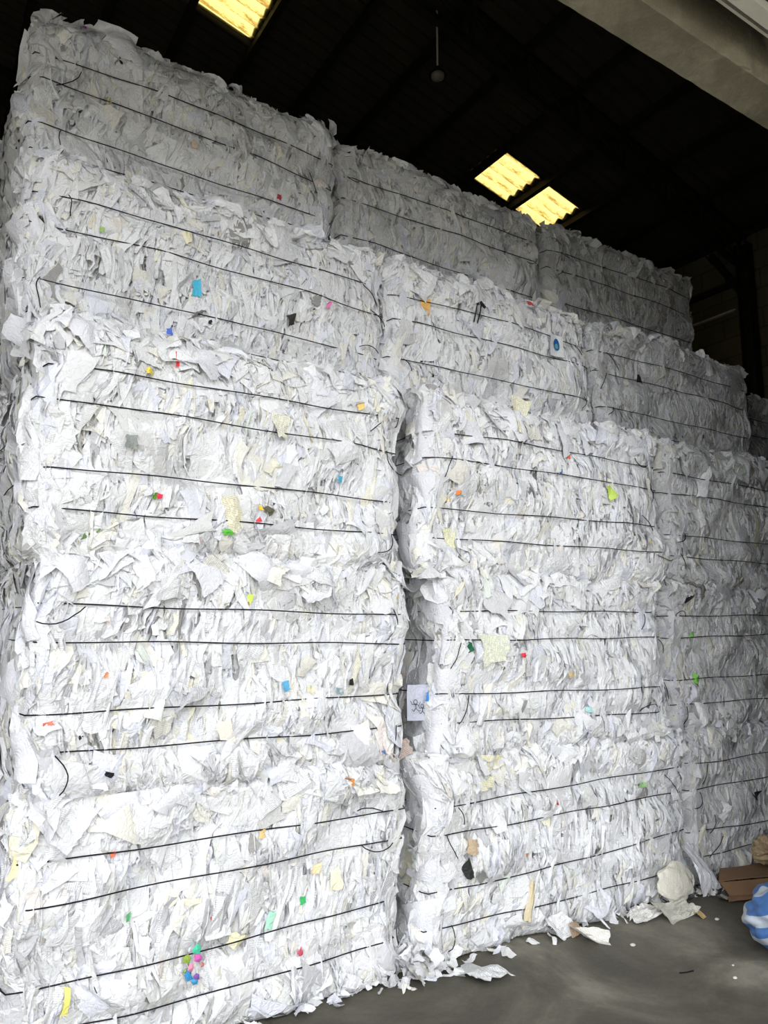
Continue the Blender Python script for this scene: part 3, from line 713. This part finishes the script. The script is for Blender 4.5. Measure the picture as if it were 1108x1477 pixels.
def make_bale(code, x0, x1, yf, z0, z1, depth, label, group, dens=1.0, front=1.0, left=1.0, loose=14, wires=4):
    seed = sum(ord(c) * (i + 3) for i, c in enumerate(code)) + 11
    b = Bale(x0, x1, yf, z0, z1, depth, seed); rng = b.rng
    org = np.array([(x0 + x1) / 2, yf + depth / 2, z0])
    t = thing('paper_bale', label, 'bale', org, group)
    fl, fi, sh, sz = {'A': (600, 1500, 1, 1.22), 'B': (560, 1650, 1, 1.12), 'C': (430, 2100, .79, 1.0), 'D': (430, 1600, .6, 1), 'G': (700, 700, 1, 1)}[code[0]]  # third value scales paper tint; for the right stack it paints in dim light
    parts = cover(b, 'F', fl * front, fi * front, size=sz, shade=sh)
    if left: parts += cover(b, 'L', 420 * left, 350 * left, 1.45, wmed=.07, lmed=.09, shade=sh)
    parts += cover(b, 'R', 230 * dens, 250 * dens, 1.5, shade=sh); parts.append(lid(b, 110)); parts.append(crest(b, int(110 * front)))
    V, F, uv, sm, T = merge(parts)
    V = warp(V); V[:, 2] = np.maximum(V[:, 2], .003)
    link('pressed_core', body_mesh(b, org), t)
    link('pressed_paper', make_mesh('pressed_paper', V - org, F, M['paper'], tint=T, uv=uv, smooth=sm), t, kind='stuff')
    # wires
    for fr in WIRE_FR[:wires]:
        P, z = wire_path(b, fr)
        w = link('baling_wire', make_mesh('baling_wire', *tube(taut(P, 30) - org, .0027, 5, closed=True), M['wire'], smooth=True), t)
        xs = []
        if rng.random() < .55: xs.append((b.x1 - rng.uniform(.05, .16), rng.choice([-1, 1], p=[.8, .2])))
        if rng.random() < .42: xs.append((b.x0 + rng.uniform(.06, .16), rng.choice([-1, 1], p=[.2, .8])))
        for x, sd in xs:
            tp = tail_path(b, x, z, sd, rng.uniform(.07, .17))
            link('wire_tail', make_mesh('wire_tail', *tube(warp(tp) - org, .0024, 5), M['wire'], smooth=True), w)
    # larger loose sheets that stand out of the face
    for i in range(loose):
        q = rng.random()
        if q < .62: x = rng.uniform(x0 + .03, x1 - .03); z = (z0 + rng.uniform(.03, .11)) if rng.random() < .5 else (z1 - rng.uniform(.03, .11)); face = 'F'
        elif q < .80: x = rng.uniform(x0 + .05, x1 - .05); z = rng.uniform(z0 + .1, z1 - .1); face = 'F'
        else: x = yf + rng.uniform(.0, .35); z = rng.uniform(z0 + .06, z1 - .06); face = 'L'
        P, nr, ta, nb = b.surface(face, np.array([x]), np.array([z]))
        s = math.exp(rng.normal(0, .28)); th = rng.normal(0, .6)
        nn = nr * math.cos(th) + ta * math.sin(th); nn[:, 2] += rng.normal(.1, .45)
        ww, ll = np.array([.082 * s]), np.array([.115 * s])
        c = P + nb * rng.uniform(.004, .02)
        Vv, Ff, uu, ss, k = sheet_batch(rng, c, nn, ww, ll, np.array([rng.uniform(-1.3, 1.3)]), 7, 8, fold=.65)
        Vv = press(b, face, Vv, k, np.array([rng.uniform(.025, .06)]))
        Vv = warp(Vv); Vv[:, 2] = np.maximum(Vv[:, 2], .004)
        tt = tints(rng, 1)
        link('loose_sheet', make_mesh('loose_sheet', Vv - org, Ff, M['paper'], tint=np.repeat(tt, k, 0), uv=uu, smooth=ss), t)
    for (c, face, a, z, w, l, fold, cap, spin) in BIG:
        if c != code: continue
        P, nr, ta, nb = b.surface(face, np.array([a]), np.array([z]))
        nn = nr + ta * rng.normal(0, .25) + np.array([[0, 0, rng.normal(0, .25)]])
        Vv, Ff, uu, ss, k = sheet_batch(rng, P + nb * .02, nn, np.array([w]), np.array([l]), np.array([spin + rng.normal(0, .2)]), 9, 10, fold=fold)
        Vv = press(b, face, Vv, k, np.array([cap])); Vv = warp(Vv); Vv[:, 2] = np.maximum(Vv[:, 2], .004)
        link('loose_sheet', make_mesh('loose_sheet', Vv - org, Ff, M['paper'], tint=np.tile([.80, .80, .84, .05], (k, 1)), uv=uu, smooth=np.ones(len(Ff), bool)), t)
    for (c, x, z, w, l, rot, col, lab) in SCRAPS:
        if c != code: continue
        P, nr, ta, nb = b.surface('F', np.array([x]), np.array([z]))
        Vv, Ff, uu, ss, k = sheet_batch(rng, P + nb * .022, np.array([[0, -1.0, .05]]), np.array([max(w, .012)]), np.array([max(l, .012)]), np.array([math.radians(rot)]), 3, 4, fold=.45, curl=.6)
        ink = .5 if w > .07 else 0
        link('paper_scrap', make_mesh('paper_scrap', warp(Vv) - org, Ff, M['paper'], tint=np.repeat(np.array([[*col, ink]]), k, 0), uv=uu, smooth=ss), t, label=lab)
    return t, b, org

G = 'wired bales of white waste paper'
BALES = [
 ('A1', .38, 1.96, 2.93, .00, .90, 1.1, 'white paper bale at the foot of the left stack, with a multicoloured scrap'),
 ('A2', .40, 1.98, 2.93, .90, 1.78, 1.1, 'white paper bale second from floor in the left stack, with a lime scrap'),
 ('A3', .36, 1.95, 2.93, 1.78, 2.66, 1.1, 'white paper bale third in the left stack, with narrow red strip near top edge'),
 ('A4', .32, 2.08, 3.30, 2.66, 3.54, 1.1, 'white paper bale set back fourth in the left stack, with bright blue scrap'),
 ('A5', .30, 1.92, 3.58, 3.54, 4.42, 1.1, 'grey-white paper bale on top of the left stack, highest in the pile'),
 ('B1', 2.10, 3.95, 2.92, .00, .88, 1.1, 'white paper bale at the foot of the middle stack, with a black glossy scrap'),
 ('B2', 2.20, 3.83, 2.92, .88, 1.77, 1.1, 'white paper bale second from floor in the middle stack, with dark green card'),
 ('B3', 2.10, 3.88, 2.92, 1.77, 2.66, 1.1, 'white paper bale third in the middle stack, with pale yellow sheets'),
 ('B4', 2.14, 3.72, 3.30, 2.66, 3.54, 1.1, 'paper bale fourth in the middle stack, with orange scrap and blue oval sticker'),
 ('B5', 2.03, 3.68, 3.68, 3.54, 4.42, 1.1, 'grey shaded paper bale on top of the middle stack, just under the skylights'),
 ('C1', 4.02, 5.75, 2.95, .00, .88, 1.1, 'shaded paper bale at the foot of the right stack, behind the flattened cardboard box'),
 ('C2', 3.92, 5.68, 2.96, .88, 1.77, 1.1, 'shaded paper bale second from floor in the right stack, with green slivers'),
 ('C3', 3.95, 5.70, 2.94, 1.77, 2.66, 1.1, 'shaded paper bale third in the right stack, with rough crumpled top edge'),
 ('C4', 3.78, 5.53, 3.30, 2.66, 3.54, 1.1, 'dim grey paper bale set back fourth in the right stack, with black sliver'),
 ('C5', 3.77, 5.45, 3.68, 3.54, 4.42, 1.1, 'dark grey paper bale on top of the right stack, beside the olive block wall'),
]
INFO = {}
for r in BALES:
    lit = 1.0
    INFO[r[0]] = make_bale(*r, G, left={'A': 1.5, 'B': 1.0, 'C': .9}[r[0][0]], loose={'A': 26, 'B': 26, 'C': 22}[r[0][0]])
for i, nm in enumerate(['lowest', 'second', 'third', 'fourth', 'topmost']):
    z = i * .885
    d = (-.04, .02, -.02, -.06, .0)[i]
    make_bale('G%d' % i, (.30, .30, .28, .24, .14)[i], 1.95, (4.1, 4.1, 4.1, 4.48, 4.76)[i], z, z + .885, 1.1, '%s paper bale of the rear stack showing behind the left stack' % nm, G, dens=.5, front=.25, left=.9, loose=4)
for i, nm in enumerate(['lowest', 'second', 'third', 'topmost']):
    make_bale('D%d' % i, 5.85, 6.48, 3.55, i * .86, i * .86 + .86, .9, '%s dark paper bale of the narrow stack beside the steel column' % nm, G, dens=.6, front=.8, left=.5, loose=4)

# marks on single sheets ------------------------------------------------------
def attach(code, name, V, F, col, label, smooth=None):
    t, b, org = INFO[code]
    V = warp(V)
    return link(name, make_mesh(name, V - org, F, M['paper'], tint=np.tile([*col, 0], (len(V), 1)), uv=V[:, [0, 2]], smooth=smooth), t, label=label)
def face_y(code, x, z, out=.03):
    b = INFO[code][1]; return float(b.surface('F', np.array([x]), np.array([z]))[0][0][1]) - out
def disc(cx, cy, cz, rx, rz, n=20, th=.0015):
    V = [(cx, cy, cz)] + [(cx + rx * math.cos(a), cy, cz + rz * math.sin(a)) for a in np.arange(n) * 2 * math.pi / n]
    V += [(x, y + th, z) for x, y, z in V]; m = n + 1
    return V, [(0, i + 1, (i + 1) % n + 1) for i in range(n)] + [(i + 1, i + 1 + m, (i + 1) % n + 1 + m, (i + 1) % n + 1) for i in range(n)]
def card(x, y, z, w, h, bow=.006, n=5):
    V, F = [], []
    for i in range(n + 1):
        for j in range(n + 1):
            u, v = i / n - .5, j / n - .5
            V.append((x + u * w + .08 * w * v, y + bow * math.cos(u * 5) - .004 * v, z + v * h))
    return V, [(i * (n + 1) + j, (i + 1) * (n + 1) + j, (i + 1) * (n + 1) + j + 1, i * (n + 1) + j + 1) for i in range(n) for j in range(n)]
# blue oval sticker
sy = face_y('B4', 3.39, 3.27, .035)
attach('B4', 'paper_scrap', *card(3.39, sy, 3.27, .12, .15), (.86, .87, .88), 'white sheet carrying a blue oval sticker')
attach('B4', 'oval_sticker', *disc(3.39, sy - .004, 3.275, .026, .042), (.02, .13, .42), 'dark blue oval sticker')
attach('B4', 'sticker_mark', *disc(3.386, sy - .006, 3.262, .014, .019), (.16, .45, .38), 'green-blue blot on the oval sticker')
# black strap folded over the wires
sy = face_y('B4', 2.75, 3.34, .03)
V, F = join([tube([(2.745, sy, 3.405), (2.735, sy - .006, 3.36), (2.728, sy, 3.30)], .0045, 5), tube([(2.775, sy - .003, 3.40), (2.765, sy - .008, 3.35), (2.752, sy, 3.29)], .0045, 5), tube([(2.738, sy, 3.402), (2.77, sy - .01, 3.415), (2.81, sy, 3.395)], .009, 5)])
o = link('black_strap', make_mesh('black_strap', warp(V) - INFO['B4'][2], F, M['cord']), INFO['B4'][0], label='black folded strap hanging over the wire')
# multicoloured scrap of printed paper
sy = face_y('A1', 1.03, .26, .028); rr = random.Random(3)
for (dx, dz, r, c) in [(.018, .065, .020, (.10, .66, .42)), (-.022, .04, .016, (.32, .45, .08)), (.022, .03, .017, (.72, .14, .50)), (-.01, .005, .015, (.85, .30, .45)), (-.028, -.02, .020, (.05, .30, .62)), (.004, -.03, .014, (.25, .12, .45)), (-.006, -.048, .016, (.06, .38, .66)), (-.038, .0, .010, (.30, .55, .10)), (.034, .004, .010, (.60, .22, .20))]:
    k = 5; a0 = rr.random() * 6
    V = [(1.03 + dx, sy - .006, .26 + dz)] + [(1.03 + dx + r * rr.uniform(.6, 1.3) * math.cos(a0 + i * 6.283 / k), sy + rr.uniform(-.003, .003), .26 + dz + r * rr.uniform(.6, 1.3) * math.sin(a0 + i * 6.283 / k)) for i in range(k)]
    attach('A1', 'printed_fragment', V, [(0, i + 1, (i + 1) % k + 1) for i in range(k)], c, 'fragment of a multicoloured print')
# doodled sheet in the gap: round headed stick figures
yy = 3.02
attach('B2', 'doodled_sheet', *card(2.135, yy, 1.16, .14, .17), (.60, .62, .72), 'pale lilac sheet with a dark doodle of round headed figures')
t, b, org = INFO['B2']
def ring(cx, cz, r): return tube([(cx + r * math.cos(a), yy - .006, cz + r * math.sin(a)) for a in np.arange(10) * .6283], .0016, 4, closed=True)
dl = []
for cx, cz, s in ((2.115, 1.165, 1.0), (2.155, 1.145, .8)):
    dl += [ring(cx, cz, .011 * s)]
    for q in ([(0, -.011), (-.022, -.012), (-.030, .004)], [(0, -.011), (.020, -.016), (.028, .0)], [(0, -.011), (0, -.03), (-.016, -.045), (-.026, -.036)], [(0, -.03), (.016, -.045), (.026, -.040)]):
        dl.append(tube([(cx + x * s, yy - .007, cz + z * s) for x, z in q], .0016, 4))
V, F = join(dl); link('doodle', make_mesh('doodle', warp(V) - org, F, M['cord']), t, label='dark doodle of round headed figures')

# ------------------------------------------------------------------ things on the floor
def floor_sheet(name, label, cat, x, y, w, l, rot, col, seed, tilt=(0, 0, 1), z=.012, fold=.35, ink=.3, nu=9, nv=9):
    rng = np.random.default_rng(seed)
    V, F, uv, sm, k = sheet_batch(rng, np.array([[0., 0, z]]), np.array([tilt], float), np.array([w]), np.array([l]), np.array([rot]), nu, nv, fold=fold, curl=.6)
    V[:, 2] -= max(0, 0) ; V[:, 2] = np.maximum(V[:, 2], .002 + 0 * V[:, 2])
    o = link(name, make_mesh(name, V, F, M['paper'], tint=np.repeat(np.array([[*col, ink]]), k, 0), uv=uv, smooth=sm), None, (x, y, 0))
    o['label'] = label; o['category'] = cat
    return o
floor_sheet('flattened_paper', 'grey-white flattened paper packet lying on the floor at the left corner of the middle stack', 'paper', 2.25, 2.76, .20, .15, .3, (.66, .67, .67), 3, z=.014, fold=.2)
floor_sheet('crumpled_paper', 'white folded sheet with print leaning on the middle stack left of the brown wrapper', 'paper', 2.86, 2.86, .13, .12, .2, (.84, .84, .84), 5, (0, -1, .5), z=.05)
floor_sheet('paper_cone', 'long white crumpled paper cone pointing right on the floor before the middle stack', 'paper', 2.94, 2.76, .07, .19, -2.45, (.82, .80, .74), 8, (0, -.45, 1), z=.03, fold=.6)
floor_sheet('brown_wrapper', 'small brown stained wrapper on the floor beside the white paper cone', 'paper', 2.92, 2.83, .06, .06, .1, (.42, .30, .20), 9, (0, -.8, .6), z=.035)
floor_sheet('crumpled_paper', 'white crumpled sheet on the floor between the paper cone and the cream packet', 'paper', 3.40, 2.80, .24, .10, .1, (.80, .79, .75), 12, (0, -.3, 1), z=.025)
floor_sheet('torn_envelope', 'greyish torn envelope with an orange-brown corner lying below the cream packet', 'paper', 3.56, 2.73, .24, .13, .0, (.62, .60, .52), 15, (0, -.4, 1), z=.03, fold=.2)
floor_sheet('orange_paper_corner', 'orange-brown paper corner at the right tip of the torn envelope', 'paper', 3.66, 2.66, .06, .06, .4, (.60, .44, .20), 16, (0, -.3, 1), z=.012, ink=0)
floor_sheet('hanging_sheets', 'white pleated sheets fanning down to the floor at the right corner of the middle stack', 'paper', 3.96, 2.85, .13, .30, .35, (.80, .80, .84), 17, (.1, -1, .35), z=.13, fold=.75, ink=0)
floor_sheet('crumpled_paper', 'grey-white crumpled scrap on the dark floor left of the cardboard box', 'paper', 4.03, 2.74, .16, .08, .4, (.52, .48, .42), 18, (0, -.3, 1), z=.02)
rng = np.random.default_rng(77)
# litter along the foot of the stacks: nobody could count it
n = 130
C = np.stack([.5 + 3.6 * rng.random(n), 2.91 - np.abs(rng.normal(0, .045, n)), rng.uniform(.004, .02, n)], -1)
m = 150; C2 = np.stack([rng.normal(2.01, .05, m), rng.normal(2.96, .08, m), rng.uniform(.005, .11, m)], -1)
C = np.concatenate([C, C2]); n = len(C)
V, F, uv, sm, T = sheets(rng, C, np.stack([rng.normal(0, .6, n), rng.normal(-.3, .6, n), np.ones(n)], -1), rng.uniform(.015, .06, n), rng.uniform(.02, .07, n), .6)
V[:, 2] = np.maximum(V[:, 2], .002)
o = link('paper_litter', make_mesh('paper_litter', V, F, M['paper'], tint=T, uv=uv, smooth=sm), kind='stuff'); o['label'] = 'small torn paper litter strewn along the foot of the bale stacks'; o['category'] = 'litter'
# dark sweepings between box and bales
n = 120
C = np.stack([rng.normal(4.2, .16, n), rng.normal(2.86, .04, n), rng.uniform(.004, .03, n)], -1)
V, F, uv, sm, T = sheets(rng, C, np.stack([rng.normal(0, .5, n), rng.normal(-.3, .5, n), np.ones(n)], -1), rng.uniform(.02, .05, n), rng.uniform(.03, .07, n), .6)
V[:, 2] = np.maximum(V[:, 2], .002); T[:, :3] *= np.repeat(rng.choice([.08, .15, .8], (n, 1), p=[.5, .35, .15]), 30, 0)
o = link('dark_litter', make_mesh('dark_litter', V, F, M['paper'], tint=T, uv=uv, smooth=sm), kind='stuff'); o['label'] = 'dark dirty scraps swept between the cardboard box and the right stack'; o['category'] = 'litter'

# pebbles and chips
def pebble(x, y, r, sd, lab):
    rg = np.random.default_rng(sd); V, F = [], []
    nu_, nv_ = 9, 6
    for j in range(nv_ + 1):
        for i in range(nu_):
            a, p = 2 * math.pi * i / nu_, math.pi * j / nv_; k = 1 + rg.normal(0, .07) * (0 < j < nv_)
            V.append((r * k * math.sin(p) * math.cos(a), .75 * r * k * math.sin(p) * math.sin(a), .4 * r + .4 * r * math.cos(p) * k))
    F = [(j * nu_ + i, j * nu_ + (i + 1) % nu_, (j + 1) * nu_ + (i + 1) % nu_, (j + 1) * nu_ + i) for j in range(nv_) for i in range(nu_)]
    o = link('stone_chip', make_mesh('stone_chip', V, F, M['stone'], smooth=True), None, (x, y, 0)); o['label'] = lab; o['category'] = 'stone'
pebble(3.06, 2.60, .016, 1, 'pale round chip on the floor below the tip of the white paper cone')
pebble(1.93, 2.80, .013, 2, 'small pale chip on the floor under the gap between the left and middle stacks')
pebble(2.33, 2.70, .012, 3, 'tiny flat chip on the floor just right of the flattened paper packet')
pebble(3.69, 2.58, .014, 4, 'pale chip with a thin tail on the floor left of the striped bag')
pebble(3.16, 2.14, .012, 5, 'small pale chip on the floor nearest the lower right corner, below the striped bag')
pebble(3.27, 2.22, .007, 6, 'tiniest pale chip just above the chip near the lower right corner')
P = [(3.36, 2.26, .004), (3.40, 2.245, .005), (3.44, 2.25, .004)]
P = [(3.0, 2.30, .004), (3.03, 2.285, .005), (3.07, 2.28, .004)]
o = link('wire_offcut', make_mesh('wire_offcut', *tube(P, .003, 5), M['wire']), None); o['label'] = 'short dark wire offcut lying on the bare floor'; o['category'] = 'wire'

# flattened cardboard box
t = thing('cardboard_box', 'brown flattened cardboard box on the floor against the right stack, behind the striped bag', 'box', (4.22, 2.66, 0))
def panel(pts, th=.006):
    V = np.array(pts, float); nrm = np.cross(V[1] - V[0], V[3] - V[0]); nrm /= np.linalg.norm(nrm)
    n = 8; g = []
    for s in (0, th):
        for i in range(n + 1):
            for j in range(n + 1):
                u, v = i / n, j / n
                p = V[0] * (1 - u) * (1 - v) + V[1] * u * (1 - v) + V[2] * u * v + V[3] * (1 - u) * v
                g.append(p + nrm * (s + .006 * math.sin(5 * u + 3 * v)))
    m = (n + 1) ** 2; F = []
    for i in range(n):
        for j in range(n):
            a = i * (n + 1) + j; F += [(a, a + 1, a + n + 2, a + n + 1), (m + a, m + a + n + 1, m + a + n + 2, m + a + 1)]
    for i in range(n):
        for a, b in ((i, i + 1), (n * (n + 1) + i, n * (n + 1) + i + 1), (i * (n + 1), (i + 1) * (n + 1)), (i * (n + 1) + n, (i + 1) * (n + 1) + n)): F.append((a, b, m + b, m + a))
    return g, F
link('side_panel', make_mesh('side_panel', *panel([(-.20, .06, .012), (.35, -.16, .012), (.36, -.10, .085), (-.22, .11, .08)]), M['cardboard']), t)
link('top_panel', make_mesh('top_panel', *panel([(-.22, .11, .082), (.36, -.10, .087), (.48, .10, .10), (-.05, .22, .095)]), M['cardboard']), t)
link('flap', make_mesh('flap', *panel([(-.26, .03, .008), (.30, -.20, .008), (.33, -.14, .055), (-.20, .07, .012)]), M['cardboard']), t)
# crumpled paper bag on the box
def blob(rx, ry, rz, sd, amp, nu_=36, nv_=24, freq=4):
    rg = np.random.default_rng(sd); ph = rg.uniform(0, 6.28, 20)
    V, U = [], []
    for j in range(nv_ + 1):
        for i in range(nu_):
            a, p = 2 * math.pi * i / nu_, math.pi * j / nv_
            d = (math.sin(p) * math.cos(a), math.sin(p) * math.sin(a), math.cos(p))
            k = 1
            for q in range(7):
                k += amp * (abs(math.sin(freq * (1 + .35 * q) * (d[0] * math.cos(ph[q]) + d[1] * math.sin(ph[q]) + d[2] * math.cos(ph[q + 7])) + ph[q + 3])) - .6) / (1 + .4 * q)
            V.append((rx * k * d[0], ry * k * d[1], rz * k * d[2])); U.append((2.3 * (d[2] * .75 - d[0] * .55 + .35 * d[1]) + .25 * k, a))
    F = [(j * nu_ + i, j * nu_ + (i + 1) % nu_, (j + 1) * nu_ + (i + 1) % nu_, (j + 1) * nu_ + i) for j in range(nv_) for i in range(nu_)]
    V = np.array(V); V[:, 2] -= V[:, 2].min(); return V, F, np.array(U)
V, F, U = blob(.11, .08, .075, 4, .22, freq=5)
o = link('crumpled_paper_bag', make_mesh('crumpled_paper_bag', V, F, M['kraft']), None, (4.46, 2.74, .095)); o['label'] = 'crumpled buff and black paper bag lying on top of the cardboard box'; o['category'] = 'bag'
V, F, U = blob(.27, .20, .155, 9, .10, 64, 44, 3)
V[:, 2] = np.maximum(V[:, 2], .03); V[:, 2] -= .03
o = link('woven_bag', make_mesh('woven_bag', V, F, M['bag'], uv=U, smooth=True), None, (3.72, 2.17, 0)); o['label'] = 'blue and white striped woven plastic bag on the floor, in front of the cardboard box'; o['category'] = 'bag'

V, F, U = blob(.13, .030, .092, 31, .17, 44, 30, 2.2)
V[:, 1] += .28 * V[:, 2]
o = link('paper_packet', make_mesh('paper_packet', V, F, M['paper'], tint=np.tile([.80, .77, .66, .12], (len(V), 1)), uv=V[:, [0, 2]], smooth=True), None, (3.70, 2.80, .002)); o['label'] = 'big cream paper packet leaning on the right end of the middle stack'; o['category'] = 'packet'
